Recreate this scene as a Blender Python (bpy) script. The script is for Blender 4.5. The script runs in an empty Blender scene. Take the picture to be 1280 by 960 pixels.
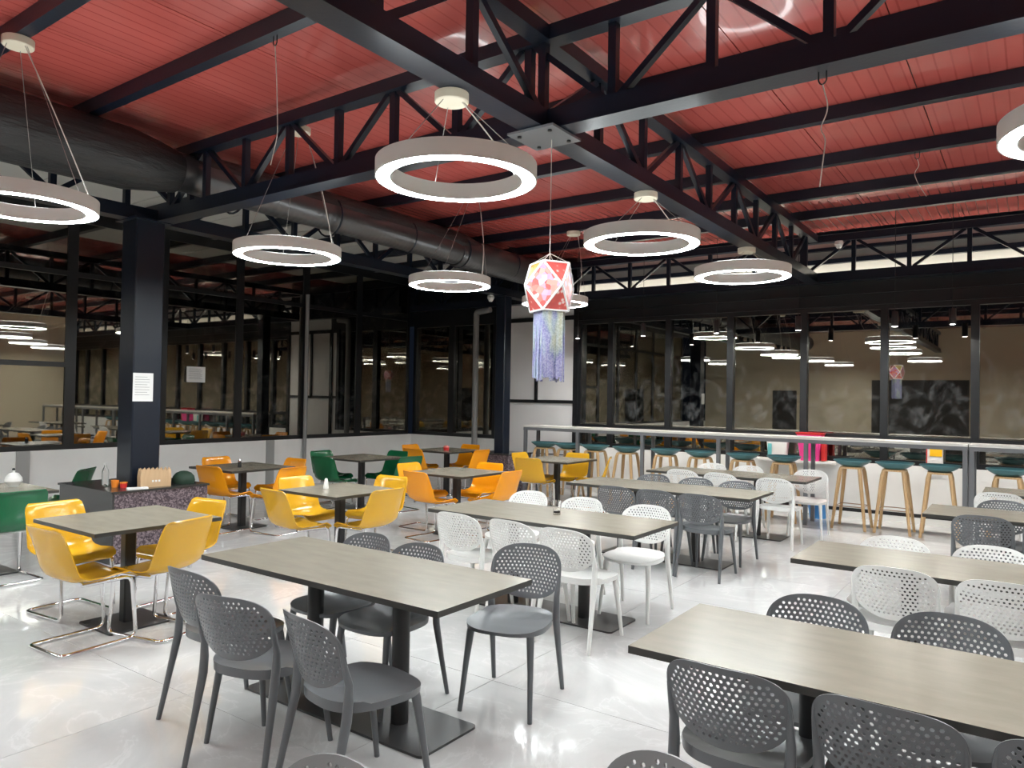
import bpy, bmesh, math, random
from mathutils import Vector, Matrix
from mathutils.geometry import delaunay_2d_cdt
random.seed(7)
S = bpy.context.scene
COL = S.collection
pi = math.pi

# ------------------------------------------------------------------ camera, world, exposure
YAW, PITCH, ROLL, CAMH = math.radians(35.454), math.radians(1.0288), math.radians(0.95), 1.67
fw = Vector((-math.sin(YAW)*math.cos(PITCH), math.cos(YAW)*math.cos(PITCH), math.sin(PITCH)))
r0 = Vector((math.cos(YAW), math.sin(YAW), 0)); u0 = r0.cross(fw)
rt = r0*math.cos(ROLL)+u0*math.sin(ROLL); up = -r0*math.sin(ROLL)+u0*math.cos(ROLL)
cd = bpy.data.cameras.new('camera'); cam = bpy.data.objects.new('camera', cd); COL.objects.link(cam)
cam.matrix_world = Matrix(((rt.x, up.x, -fw.x, 0), (rt.y, up.y, -fw.y, 0), (rt.z, up.z, -fw.z, CAMH), (0, 0, 0, 1)))
cd.sensor_fit = 'HORIZONTAL'; cd.sensor_width = 36.0; cd.lens = 36.0*918.24/1280; cd.clip_start = 0.02
S.camera = cam
w = bpy.data.worlds.new('night_sky'); S.world = w; w.use_nodes = True
w.node_tree.nodes['Background'].inputs[0].default_value = (0.25, 0.35, 0.6, 1)
w.node_tree.nodes['Background'].inputs[1].default_value = 0.006
vs = S.view_settings
vs.view_transform = 'Standard'; vs.look = 'None'; vs.gamma = 1; vs.use_curve_mapping = False
vs.exposure = 1.65
RING = 30.0

# ------------------------------------------------------------------ materials
MATS = {}
def P(name, col, rough=.5, metal=0, ior=1.5, spec=None, coat=0, emit=None, estr=0):
    m = bpy.data.materials.new(name); m.use_nodes = True
    b = m.node_tree.nodes['Principled BSDF']
    b.inputs['Base Color'].default_value = (*col, 1); b.inputs['Roughness'].default_value = rough
    b.inputs['Metallic'].default_value = metal; b.inputs['IOR'].default_value = ior
    if coat: b.inputs['Coat Weight'].default_value = coat; b.inputs['Coat Roughness'].default_value = .05
    if emit: b.inputs['Emission Color'].default_value = (*emit, 1); b.inputs['Emission Strength'].default_value = estr
    MATS[name] = m
    return m
def N(m, t): return m.node_tree.nodes.new(t)
def L(m, a, b): m.node_tree.links.new(a, b)
def bsdf(m): return m.node_tree.nodes['Principled BSDF']
def coords(m, scale=(1, 1, 1), kind='Object', rot=(0, 0, 0)):
    t = N(m, 'ShaderNodeTexCoord'); mp = N(m, 'ShaderNodeMapping')
    mp.inputs['Scale'].default_value = scale; mp.inputs['Rotation'].default_value = rot
    L(m, t.outputs[kind], mp.inputs[0]); return mp.outputs[0]
def noise(m, vec, scale, detail=4, rough=.55, dist=0):
    n = N(m, 'ShaderNodeTexNoise'); n.inputs['Scale'].default_value = scale; n.inputs['Detail'].default_value = detail
    n.inputs['Roughness'].default_value = rough; n.inputs['Distortion'].default_value = dist
    L(m, vec, n.inputs['Vector']); return n.outputs['Fac']
def ramp(m, fac, stops):
    r = N(m, 'ShaderNodeValToRGB'); e = r.color_ramp.elements
    while len(e) < len(stops): e.new(.5)
    for k, (p, c) in enumerate(stops): e[k].position = p; e[k].color = (*c, 1) if len(c) == 3 else c
    L(m, fac, r.inputs[0]); return r.outputs[0]
def bump(m, h, strength=.2, dist=.01):
    b = N(m, 'ShaderNodeBump'); b.inputs['Strength'].default_value = strength; b.inputs['Distance'].default_value = dist
    L(m, h, b.inputs['Height']); L(m, b.outputs[0], bsdf(m).inputs['Normal'])
def math_n(m, op, a, b):
    n = N(m, 'ShaderNodeMath'); n.operation = op
    for i, v in enumerate((a, b)):
        if isinstance(v, (int, float)): n.inputs[i].default_value = v
        else: L(m, v, n.inputs[i])
    return n.outputs[0]

steel = P('painted_dark_steel', (.006, .010, .020), .3, ior=1.46)
bump(steel, noise(steel, coords(steel), 40), .05)
alu = P('black_window_aluminium', (.010, .011, .013), .3)
redm = P('red_sandwich_panel', (.42, .062, .052), .25, coat=.4)
v = coords(redm, (1, 1, 1), 'Object')
sx = N(redm, 'ShaderNodeSeparateXYZ'); L(redm, v, sx.inputs[0])
fr = math_n(redm, 'FRACT', math_n(redm, 'MULTIPLY', sx.outputs[0], 9.0), 0)
gr = math_n(redm, 'LESS_THAN', fr, .12)
lf = noise(redm, coords(redm, (1, .25, 1)), 1.6, 5)
c = ramp(redm, lf, [(.3, (.42, .078, .066)), (.7, (.52, .105, .088))])
mx = N(redm, 'ShaderNodeMix'); mx.data_type = 'RGBA'; L(redm, gr, mx.inputs[0]); L(redm, c, mx.inputs[6]); mx.inputs[7].default_value = (.36, .06, .05, 1)
L(redm, mx.outputs[2], bsdf(redm).inputs['Base Color'])
bump(redm, math_n(redm, 'SUBTRACT', 1, gr), .25, .004)
whitec = P('white_roof_sheet', (.66, .65, .61), .5)
floorm = P('polished_marble_tile', (.62, .61, .58), .07, ior=1.52)
fv = coords(floorm, (1, 1, 1), 'Generated')
oi = N(floorm, 'ShaderNodeObjectInfo')
va = N(floorm, 'ShaderNodeVectorMath'); va.operation = 'ADD'; L(floorm, fv, va.inputs[0])
vm = N(floorm, 'ShaderNodeVectorMath'); vm.operation = 'SCALE'; vm.inputs['Scale'].default_value = 3.1; L(floorm, oi.outputs['Location'], vm.inputs[0])
L(floorm, vm.outputs[0], va.inputs[1])
n1 = noise(floorm, va.outputs[0], 1.3, 8, .6, 1.6)
vein = math_n(floorm, 'ABSOLUTE', math_n(floorm, 'SUBTRACT', n1, .5), 0)
c = ramp(floorm, vein, [(0, (.63, .63, .622)), (.015, (.57, .57, .562)), (.12, (.535, .535, .528)), (.3, (.59, .59, .582))])
L(floorm, c, bsdf(floorm).inputs['Base Color'])
grout = P('grey_tile_grout', (.33, .32, .30), .8)
paint = P('white_wall_paint', (.66, .65, .61), .55)
wn = noise(paint, coords(paint), 1.5, 6); L(paint, ramp(paint, wn, [(.3, (.79, .79, .77)), (.65, (.88, .88, .86))]), bsdf(paint).inputs['Base Color'])
greyp = P('grey_wall_strip', (.36, .36, .35), .5)
panelw = P('white_composite_panel', (.74, .74, .745), .35)
beige = P('beige_plaster', (.64, .56, .42), .6)
darkdoor = P('dark_doorway', (.03, .025, .022), .5)
granite = P('purple_granite', (.1, .08, .09), .25)
gv = N(granite, 'ShaderNodeTexVoronoi'); gv.inputs['Scale'].default_value = 75; L(granite, coords(granite), gv.inputs['Vector'])
L(granite, ramp(granite, gv.outputs['Color'], [(.25, (.05, .037, .045)), (.5, (.10, .075, .088)), (.8, (.20, .155, .17))]), bsdf(granite).inputs['Base Color'])
granite2 = P('dark_granite', (.035, .034, .034), .2)
top = P('taupe_laminate', (.25, .227, .18), .26)
tn = noise(top, coords(top), 130, 3); tn2 = noise(top, coords(top, (1, 3, 1)), 5, 6)
L(top, ramp(top, tn2, [(.3, (.235, .214, .169)), (.7, (.275, .25, .199))]), bsdf(top).inputs['Base Color'])
bump(top, tn, .12, .003)
edge = P('dark_table_edge', (.035, .034, .03), .4)
black = P('black_powder_coat', (.014, .014, .015), .4)
plate = P('dark_steel_base', (.035, .035, .036), .35)
grey = P('charcoal_resin', (.115, .122, .13), .3)
white = P('white_resin', (.74, .74, .72), .35)
lgrey = P('light_grey_resin', (.24, .245, .25), .4)
yellow = P('yellow_polypropylene', (.62, .34, .02), .13)
orange = P('orange_polypropylene', (.85, .32, .008), .13)
green = P('green_polypropylene', (.008, .115, .045), .13)
chrome = P('chrome_tube', (.82, .82, .83), .08, 1)
teal = P('teal_shell', (.085, .225, .255), .4)
wood = P('pale_oak', (.55, .36, .18), .45)
wn = noise(wood, coords(wood, (30, 30, 2)), 2, 4); L(wood, ramp(wood, wn, [(.3, (.47, .29, .13)), (.7, (.62, .42, .22))]), bsdf(wood).inputs['Base Color'])
copper = P('bronze_rod', (.45, .3, .2), .3, 1)
barsteel = P('grey_bar_steel', (.14, .145, .155), .35)
bartop = P('pale_bar_top', (.62, .61, .58), .25)
lampbody = P('white_lamp_housing', (.80, .83, .80), .5)
lampon = P('lamp_diffuser', (1, 1, 1), .5, emit=(.91, .985, .99), estr=RING)
uplight = P('added_ceiling_glow', (1, 1, 1), .5, emit=(.91, .985, .99), estr=RING*.16)  # upward glow added on top of the rings to brighten the ceiling
cove = P('warm_cove_strip', (1, 1, 1), .5, emit=(1.0, .93, .8), estr=14)
canop = P('cream_canopy', (.62, .56, .44), .5)
wire = P('steel_cable', (.35, .34, .32), .4, .6)
cordm = P('pale_flex', (.62, .58, .52), .5)
ductd = P('black_duct_wrap', (.02, .02, .021), .45)
bump(ductd, noise(ductd, coords(ductd, (3, .6, 3)), 6, 5), .5, .04)
ductg = P('spiral_duct_metal', (.13, .13, .135), .3, .8)
wv = N(ductg, 'ShaderNodeTexWave'); wv.wave_type = 'BANDS'; wv.bands_direction = 'Y'; wv.inputs['Scale'].default_value = 4.2; wv.inputs['Distortion'].default_value = 1.2
L(ductg, coords(ductg), wv.inputs['Vector']); bump(ductg, wv.outputs['Fac'], .1, .012)
paper = P('white_paper', (.78, .78, .77), .7)
ink = P('printed_text', (.25, .25, .27), .7)
kraft = P('kraft_paper', (.52, .35, .2), .8)
pink = P('pink_plastic', (.85, .06, .3), .35); redp = P('red_plastic', (.6, .03, .03), .35)
blue = P('blue_plastic', (.05, .25, .6), .35)
tealp = P('aqua_plastic', (.15, .5, .52), .4)
orangep = P('orange_cup', (.8, .25, .03), .4)
yel = P('yellow_label', (.9, .5, .01), .4)
whitep = P('white_plastic', (.75, .75, .73), .35)
blackp = P('black_plastic', (.015, .015, .016), .35)
dgreen = P('dark_green_cloth', (.012, .035, .02), .7)
clear = P('clear_glass', (1, 1, 1), .02, ior=1.45); bsdf(clear).inputs['Transmission Weight'].default_value = 1
tinsel = P('white_tinsel', (.85, .85, .85), .6)
kan = P('pink_foil_print', (.75, .12, .1), .35)
kv = N(kan, 'ShaderNodeTexVoronoi'); kv.inputs['Scale'].default_value = 26; L(kan, coords(kan), kv.inputs['Vector'])
L(kan, ramp(kan, kv.outputs['Distance'], [(.15, (.85, .72, .68)), (.35, (.72, .12, .10)), (.6, (.66, .1, .09))]), bsdf(kan).inputs['Base Color'])
kan2 = P('rose_diamond_print', (.8, .3, .28), .35)
kv = N(kan2, 'ShaderNodeTexVoronoi'); kv.inputs['Scale'].default_value = 30; L(kan2, coords(kan2), kv.inputs['Vector'])
L(kan2, ramp(kan2, kv.outputs['Color'], [(.2, (.6, .07, .06)), (.5, (.62, .24, .2)), (.75, (.35, .2, .48)), (.92, (.7, .6, .55))]), bsdf(kan2).inputs['Base Color'])
kan3 = P('gold_foil_print', (.5, .4, .15), .35)
kv = N(kan3, 'ShaderNodeTexVoronoi'); kv.inputs['Scale'].default_value = 30; L(kan3, coords(kan3), kv.inputs['Vector'])
L(kan3, ramp(kan3, kv.outputs['Color'], [(.2, (.45, .15, .03)), (.5, (.38, .34, .08)), (.8, (.5, .42, .2))]), bsdf(kan3).inputs['Base Color'])
holo = P('holographic_foil', (.4, .5, .7), .3, .35)
hv = noise(holo, coords(holo, (9, 9, 2.4)), 1.2, 2); hn = N(holo, 'ShaderNodeTexVoronoi'); hn.inputs['Scale'].default_value = 90; L(holo, coords(holo), hn.inputs['Vector'])
hc = ramp(holo, hv, [(.3, (.42, .42, .22)), (.43, (.25, .33, .36)), (.5, (.11, .12, .40)), (.58, (.22, .2, .5)), (.7, (.3, .4, .55))])
mx = N(holo, 'ShaderNodeMix'); mx.data_type = 'RGBA'; L(holo, math_n(holo, 'MULTIPLY', hn.outputs['Distance'], .45), mx.inputs[0]); L(holo, hc, mx.inputs[6]); mx.inputs[7].default_value = (.9, .92, .95, 1)
L(holo, mx.outputs[2], bsdf(holo).inputs['Base Color'])
# dark tinted window glass: reflective, smeared
glass = bpy.data.materials.new('tinted_window_glass'); glass.use_nodes = True
nt = glass.node_tree; nt.nodes.clear()
out = nt.nodes.new('ShaderNodeOutputMaterial'); m1 = nt.nodes.new('ShaderNodeMixShader'); m2 = nt.nodes.new('ShaderNodeMixShader')
tr = nt.nodes.new('ShaderNodeBsdfTransparent'); tr.inputs[0].default_value = (.22, .23, .24, 1)
gl = nt.nodes.new('ShaderNodeBsdfGlossy'); gl.inputs[0].default_value = (.95, .9, .78, 1); gl.inputs['Roughness'].default_value = .015
df = nt.nodes.new('ShaderNodeBsdfDiffuse'); df.inputs[0].default_value = (.62, .66, .68, 1)
fn = nt.nodes.new('ShaderNodeFresnel'); fn.inputs[0].default_value = 3.5
gc = coords(glass, (1, 1, 1), 'Object')
sm = noise(glass, gc, 1.6, 10, .72, 3.5); sm2 = noise(glass, gc, .45, 2)
smf = ramp(glass, math_n(glass, 'MULTIPLY', sm, math_n(glass, 'ADD', sm2, .5)), [(.5, (0, 0, 0)), (.58, (.02, .02, .02)), (.75, (.12, .12, .12))])
L(glass, fn.outputs[0], m1.inputs[0]); L(glass, tr.outputs[0], m1.inputs[1]); L(glass, gl.outputs[0], m1.inputs[2])
L(glass, smf, m2.inputs[0]); L(glass, m1.outputs[0], m2.inputs[1]); L(glass, df.outputs[0], m2.inputs[2]); L(glass, m2.outputs[0], out.inputs[0])

# ------------------------------------------------------------------ mesh helpers
class MB:
    def __init__(s): s.v = []; s.f = []; s.mi = []
    def add(s, vs_, fs, mi=0):
        o = len(s.v); s.v += [tuple(p) for p in vs_]; s.f += [tuple(i+o for i in f) for f in fs]; s.mi += [mi]*len(fs); return s
    def box(s, c, d, mi=0, ang=0):
        hx, hy, hz = d[0]/2, d[1]/2, d[2]/2
        ca, sa = math.cos(ang), math.sin(ang)
        vs_ = []
        for x in (-hx, hx):
            for y in (-hy, hy):
                for z in (-hz, hz): vs_.append((c[0]+x*ca-y*sa, c[1]+x*sa+y*ca, c[2]+z))
        return s.add(vs_, [(0, 1, 3, 2), (4, 6, 7, 5), (0, 4, 5, 1), (2, 3, 7, 6), (0, 2, 6, 4), (1, 5, 7, 3)], mi)
    def tube(s, pts, rad, seg=8, closed=False, cap=True, mi=0, flat=None):
        pts = [Vector(p) for p in pts]; n = len(pts)
        rr = rad if isinstance(rad, (list, tuple)) else [rad]*n
        tang = []
        for i in range(n):
            a = pts[(i-1) % n] if (closed or i > 0) else pts[i]; b = pts[(i+1) % n] if (closed or i < n-1) else pts[i]
            tang.append((b-a).normalized())
        ref = Vector((0, 0, 1)) if abs(tang[0].z) < .9 else Vector((1, 0, 0))
        nv = tang[0].cross(ref).normalized(); vs_ = []
        for i in range(n):
            t = tang[i]; nv = (nv-t*nv.dot(t)).normalized(); bv = t.cross(nv)
            for k in range(seg):
                a = 2*pi*(k+.5)/seg; r = rr[i]
                vs_.append(pts[i]+nv*math.cos(a)*r*(flat[i] if flat else 1)+bv*math.sin(a)*r)
        fs = []
        for i in range(n if closed else n-1):
            j = (i+1) % n
            for k in range(seg):
                l = (k+1) % seg; fs.append((i*seg+k, i*seg+l, j*seg+l, j*seg+k))
        if cap and not closed:
            fs.append(tuple(range(seg-1, -1, -1))); fs.append(tuple((n-1)*seg+k for k in range(seg)))
        return s.add(vs_, fs, mi)
    def lathe(s, prof, c=(0, 0, 0), seg=24, mi=0, closed=False):
        vs_ = []; n = len(prof)
        for r, z in prof:
            for k in range(seg): a = 2*pi*k/seg; vs_.append((c[0]+r*math.cos(a), c[1]+r*math.sin(a), c[2]+z))
        fs = []
        for i in range(n if closed else n-1):
            j = (i+1) % n
            for k in range(seg):
                l = (k+1) % seg; fs.append((i*seg+k, i*seg+l, j*seg+l, j*seg+k))
        if not closed:
            if prof[0][0] > 1e-6: fs.append(tuple(range(seg-1, -1, -1)))
            if prof[-1][0] > 1e-6: fs.append(tuple((n-1)*seg+k for k in range(seg)))
        return s.add(vs_, fs, mi)
    def prism(s, poly, z0, z1, mi=0):
        n = len(poly)
        return s.add([(x, y, z0) for x, y in poly]+[(x, y, z1) for x, y in poly],
                     [tuple(range(n-1, -1, -1)), tuple(range(n, 2*n))]+[(k, (k+1) % n, n+(k+1) % n, n+k) for k in range(n)], mi)
    def mesh(s, name, mats, smooth=False, weld=False, recalc=True):
        me = bpy.data.meshes.new(name); me.from_pydata(s.v, [], s.f)
        if not isinstance(mats, (list, tuple)): mats = [mats]
        for m in mats: me.materials.append(m)
        me.polygons.foreach_set('material_index', s.mi)
        if weld or recalc:
            bm = bmesh.new(); bm.from_mesh(me)
            if weld: bmesh.ops.remove_doubles(bm, verts=bm.verts, dist=1e-5)
            bmesh.ops.recalc_face_normals(bm, faces=bm.faces); bm.to_mesh(me); bm.free()
        if smooth: me.shade_smooth_by_angle(math.radians(40)) if hasattr(me, 'shade_smooth_by_angle') else None
        if smooth == 'all': me.polygons.foreach_set('use_smooth', [True]*len(me.polygons))
        me.update(); return me
def smooth_angle(me, deg=40):
    bm = bmesh.new(); bm.from_mesh(me)
    for f in bm.faces: f.smooth = True
    for e in bm.edges: e.smooth = (len(e.link_faces) == 2 and e.calc_face_angle(0) < math.radians(deg))
    bm.to_mesh(me); bm.free(); return me
def obj(name, me, parent=None, loc=(0, 0, 0), rz=0):
    o = bpy.data.objects.new(name, me); COL.objects.link(o); o.location = loc; o.rotation_euler = (0, 0, rz)
    if parent: o.parent = parent
    return o
def tag(o, label, cat, group=None):
    o['label'] = label; o['category'] = cat
    if group: o['group'] = group
    return o
def thing(name, label, cat, loc=(0, 0, 0), rz=0, group=None):
    return tag(obj(name, None, None, loc, rz), label, cat, group)
def struct(name, me=None, loc=(0, 0, 0), parent=None):
    o = obj(name, me, parent, loc)
    if parent is None: o['kind'] = 'structure'
    return o
BOXC = {}
def boxmesh(d, mat, bev=0):
    k = (round(d[0], 4), round(d[1], 4), round(d[2], 4), mat.name, bev)
    if k in BOXC: return BOXC[k]
    if bev:
        b = bev; hx, hy, hz = d[0]/2, d[1]/2, d[2]/2
        m = MB(); ring = [(-hx+b, -hy), (hx-b, -hy), (hx, -hy+b), (hx, hy-b), (hx-b, hy), (-hx+b, hy), (-hx, hy-b), (-hx, -hy+b)]
        m.prism(ring, -hz, hz)
    else: m = MB().box((0, 0, 0), d)
    BOXC[k] = m.mesh('box', mat); return BOXC[k]
def bpart(name, parent, c, d, mat, bev=0): return obj(name, boxmesh(d, mat, bev), parent, c)
def arc_round(pts, r, n=5):
    """polyline with rounded corners"""
    pts = [Vector(p) for p in pts]; o = [pts[0]]
    for i in range(1, len(pts)-1):
        a, b, c_ = pts[i-1], pts[i], pts[i+1]
        d1 = (a-b); d2 = (c_-b); q = min(r, d1.length*.49, d2.length*.49)
        s_, e_ = b+d1.normalized()*q, b+d2.normalized()*q
        for k in range(n+1):
            t = k/n; o.append(s_*(1-t)**2+b*2*t*(1-t)+e_*t*t)
    o.append(pts[-1]); return o
def clone(root, loc, rz, label, group):
    r = root.copy(); COL.objects.link(r); r.location = loc; r.rotation_euler = (0, 0, rz); r['label'] = label
    if group: r['group'] = group
    for ch in list(root.children):
        k = ch.copy(); COL.objects.link(k); k.parent = r
        for g in list(ch.children):
            q = g.copy(); COL.objects.link(q); q.parent = k
    return r

# ------------------------------------------------------------------ setting: floor, ceiling, walls
XL, XR, YB, YF = -11.0, 4.6, 11.7, -5.6          # left glass wall, right wall, far glass wall, wall behind the viewer
fl = struct('floor', MB().box(((XL+XR)/2, (YB+YF)/2, -.06), (XR-XL+.6, YB-YF+.6, .1)).mesh('floor', grout))
ts = 1.2
tm = MB().prism([(-ts/2+.0015, -ts/2+.0015), (ts/2-.0015, -ts/2+.0015), (ts/2-.0015, ts/2-.0015), (-ts/2+.0015, ts/2-.0015)], -.0095, 0).mesh('tile', floorm)
for i in range(13):
    for j in range(15):
        x = XL+.6+ts*i; y = YB-.4-ts*j
        obj('floor_tile', tm, fl, (x, y, 0))
CZ = 4.27
ce = struct('ceiling', MB().box(((XL+XR)/2-.1, (YB+YF)/2+.8, CZ+.09), (XR-XL+.6, YB-YF+2.2, .1)).mesh('ceiling', black))
pm = MB().box((0, 0, 0), (.992, 11.85-YF, .034)).mesh('roof_panel', redm)
x = -8.3
while x < XR+.3:
    obj('roof_panel', pm, ce, (x, (11.85+YF)/2, CZ+.02)); x += 1.0
pw = MB().box((0, 0, 0), (2.5, 1.18, .034)).mesh('roof_sheet', whitec)
y = YF+.6
while y < 12.2:
    obj('roof_sheet', pw, ce, (-10.06, y, CZ+.02)); y += 1.2
# left wall : parapet, header
WLt = .16
wl = struct('wall_left', MB().box((XL-WLt/2, (YB+YF)/2, .42), (WLt, YB-YF, .84)).mesh('parapet', paint))
for y in (8.11, 4.22): bpart('pilaster', wl, (XL+.012, y, .42), (.024, .16, .84), greyp)
bpart('upper_band', wl, (XL-.06, (YB+YF)/2, 4.185), (.08, YB-YF, .15), alu)
# far wall : parapet pieces
wb = struct('wall_back', MB().box((-9.75, YB+.08, .42), (2.5, .16, .84)).mesh('parapet', paint))
bpart('window_ledge', wb, (-1.1, YB+.06, .40), (11.5, .2, .80), paint)
bpart('recess_strip', wb, (-1.1, YB-.045, .11), (11.5, .012, .05), black)
bpart('skirting', wb, (-1.1, YB-.045, .042), (11.5, .012, .084), paint)
bpart('header_panel', wb, (-1.1, YB+.06, 3.27), (11.5, .1, .36), alu)
bpart('header_rail', wb, (-1.1, YB-.005, 3.115), (11.5, .03, .03), alu)
bpart('header_rail', wb, (-1.1, YB-.005, 3.28), (11.5, .03, .02), alu)
bpart('header_panel', wb, (-9.0, YB+.06, 3.72), (4.2, .1, 1.1), alu)
bpart('upper_wall', wb, (-1.3, 12.05, 3.86), (12.6, .06, .8), whitec)
bpart('upper_beam', wb, (-1.3, 11.97, 3.83), (12.6, .08, .07), steel)
bpart('upper_beam', wb, (-1.3, 11.97, 4.02), (12.6, .08, .05), steel)
# white composite panels beside the corner column
for (x0, x1, z0, z1) in ((-8.42, -7.78, 1.63, 3.12), (-7.72, -6.93, 1.63, 3.12), (-8.42, -6.93, 0.62, 1.57), (-8.42, -6.93, 0.0, .60), (-8.66, -8.5, .84, 3.12), (-8.42, -6.93, 3.2, 3.5)):
    bpart('wall_panel', wb, ((x0+x1)/2, YB+.02, (z0+z1)/2), (x1-x0, .05, z1-z0), panelw)
for (x0, x1, z0, z1) in ((-8.5, -8.42, 0, 3.2), (-7.78, -7.72, 1.57, 3.2), (-6.93, -6.84, 0, 3.5), (-8.66, -6.93, 1.57, 1.63), (-8.66, -6.93, 3.12, 3.2), (-8.75, -8.66, .84, 3.2)):
    bpart('panel_frame', wb, ((x0+x1)/2, YB, (z0+z1)/2), (x1-x0, .08, z1-z0), alu)
# walls behind the viewer
wr = struct('wall_right', MB().box((XR+.08, (YB+YF)/2, CZ/2), (.16, YB-YF, CZ)).mesh('wall', beige))
wf = struct('wall_front', MB().box(((XL+XR)/2, YF-.08, CZ/2), (XR-XL, .16, CZ)).mesh('wall', beige))
for (x0, x1, h) in ((-4.8, -1.8, 2.5), (-8.3, -7.4, 2.1), (1.0, 2.0, 2.1)):
    bpart('doorway', wf, ((x0+x1)/2, YF+.01, h/2), (x1-x0, .02, h), darkdoor)

# windows
WN = [0]
def window(x0, y0, x1, y1, z0, z1, fr=.07, transoms=(), depth=.09):
    """one bay between two points on the wall line"""
    WN[0] += 1
    a = Vector((x0, y0, 0)); b = Vector((x1, y1, 0)); d = b-a; ln = d.length; ang = math.atan2(d.y, d.x)
    o = struct('window_%d' % WN[0], None, ((x0+x1)/2, (y0+y1)/2, 0)); o.rotation_euler = (0, 0, ang)
    bpart('jamb', o, (-ln/2+fr/2, 0, (z0+z1)/2), (fr, depth, z1-z0), alu)
    bpart('jamb', o, (ln/2-fr/2, 0, (z0+z1)/2), (fr, depth, z1-z0), alu)
    bpart('sill', o, (0, 0, z0+.035), (ln-2*fr, depth, .07), alu); bpart('head', o, (0, 0, z1-.035), (ln-2*fr, depth, .07), alu)
    zs = [z0+.07]+list(transoms)+[z1-.07]
    for t in transoms: bpart('transom', o, (0, 0, t), (ln-2*fr, depth, .07), alu)
    for k in range(len(zs)-1):
        lo = zs[k]+(.035 if k > 0 else 0); hi = zs[k+1]-(.035 if k < len(zs)-2 else 0)
        p = bpart('pane', o, (0, .02, (lo+hi)/2), (ln-2*fr, .012, hi-lo), glass)
    return o
def casement(o, ln, lo, hi):
    for (c, d) in (((-ln/2+.1, -.045, (lo+hi)/2), (.06, .03, hi-lo)), ((ln/2-.1, -.045, (lo+hi)/2), (.06, .03, hi-lo)), ((0, -.045, lo+.03), (ln-.26, .03, .06)), ((0, -.045, hi-.03), (ln-.26, .03, .06))): bpart('casement_frame', o, c, d, alu)
ml = [3.46, 4.79, 6.12, 7.46, 8.85, 10.17, 11.62]
for k in range(6):
    wo = window(XL-.05, ml[k+1], XL-.05, ml[k], .84, 4.11, transoms=(2.02, 3.3) if k == 0 else (3.3,))
    if k == 0: casement(wo, 1.33, .91, 1.985)
for k in range(5): window(XL-.05, ml[0]-1.33*k, XL-.05, ml[0]-1.33*(k+1), .84, 4.11, transoms=(3.3,))
wd = window(-10.96, YB+.05, -9.9, YB+.05, .84, 3.2); window(-9.9, YB+.05, -8.75, YB+.05, .84, 3.2)
bx = [-6.84, -6.19, -5.09, -4.02, -2.88, -1.77, -.66, .45, 1.55, 2.65, 3.75, 4.55]
for k in range(11): window(bx[k], YB+.05, bx[k+1], YB+.05, .80, 3.1, fr=.05, transoms=(1.17,))

# ------------------------------------------------------------------ steel columns, trusses, purlins, duct
def column(x, y, label, h=3.45, s=.3):
    o = thing('steel_column', label, 'column', (x, y, .0), 0, 'steel columns')
    bpart('shaft', o, (0, 0, h/2), (s, s, h), steel, .012); bpart('cap_plate', o, (0, 0, h-.01), (s+.1, s+.1, .02), steel)
    return o
column(-7.62, 4.0, 'black steel column rising from the granite plinth, paper notice on it')
column(-7.62, 10.42, 'black steel column near the far left corner beside white panels', s=.2)
def truss(label, axis, pos, a0, a1, step, phase, z0=3.45, z1=4.15, skip=(), chord=.13):
    o = thing('roof_truss', label, 'truss', (0, 0, 0), 0, 'black roof trusses')
    def pt(a, z): return (pos, a, z) if axis == 'y' else (a, pos, z)
    def seg(name, a, za, b, zb, w_, d_):
        # box bar between two points in the truss plane
        A = Vector(pt(a, za)); B = Vector(pt(b, zb)); dd = B-A; ln = dd.length
        me = boxmesh((w_, d_, ln), steel); q = obj(name, me, o, (A+B)/2)
        if axis == 'y': q.rotation_euler = (-math.atan2(dd.y, dd.z), 0, 0)
        else: q.rotation_euler = (0, math.atan2(dd.x, dd.z), 0)
        return q
    cw = chord
    ln = a1-a0; mid = (a0+a1)/2
    dim = (cw, ln, .13) if axis == 'y' else (ln, cw, .13)
    bpart('bottom_chord', o, pt(mid, z0+.065), dim, steel)
    lip = (cw+.05, ln, .012) if axis == 'y' else (ln, cw+.05, .012)
    bpart('bottom_flange', o, pt(mid, z0-.006), lip, steel)
    bpart('top_chord', o, pt(mid, z1-.05), (cw, ln, .1) if axis == 'y' else (ln, cw, .1), steel)
    n = int(math.floor((a1-phase)/step)); k = int(math.ceil((a0-phase)/step))
    lo, hi = z0+.13, z1-.1
    while k <= n:
        a = phase+k*step
        seg('vertical', a, lo, a, hi, .055, .055)
        if k < n:
            if k % 2 == 0: seg('diagonal', a+.05, lo, a+step-.05, hi, .04, .05)
            else: seg('diagonal', a+.05, hi, a+step-.05, lo, .04, .05)
        k += 1
    return o
truss('main black truss crossing overhead towards the far windows', 'y', -2.7, -5.5, 11.5, .77, 7.18-.77*4)
truss('black truss crossing the room from the granite-plinth column to the right', 'x', 4.12, -7.45, 4.5, .643, -1.54-.643*11)
truss('black truss along the window bay, running above the duct side columns', 'y', -7.62, -5.5, 11.5, .7, .31)
truss('black truss above the far row of windows, in front of white soffit', 'x', 11.55, -10.9, 4.5, .718, -1.437, z0=3.46, z1=4.14)
o = thing('cove_strip_lamp', 'warm strip of light washing the white soffit above the far windows', 'lamp', (-1.3, 11.86, 3.47))
bpart('channel', o, (0, 0, .01), (12.4, .06, .02), alu); bpart('light_strip', o, (0, 0, .024), (12.3, .03, .006), cove)
o = thing('connector_plate', 'grey bolted steel plate under the crossing of the two trusses', 'plate', (-2.7, 4.12, 3.425))
bpart('plate', o, (0, 0, 0), (.36, .36, .016), barsteel)
bm_ = MB().lathe([(.014, 0), (.014, .012), (0, .014)], seg=8).mesh('bolt', blackp)
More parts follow.
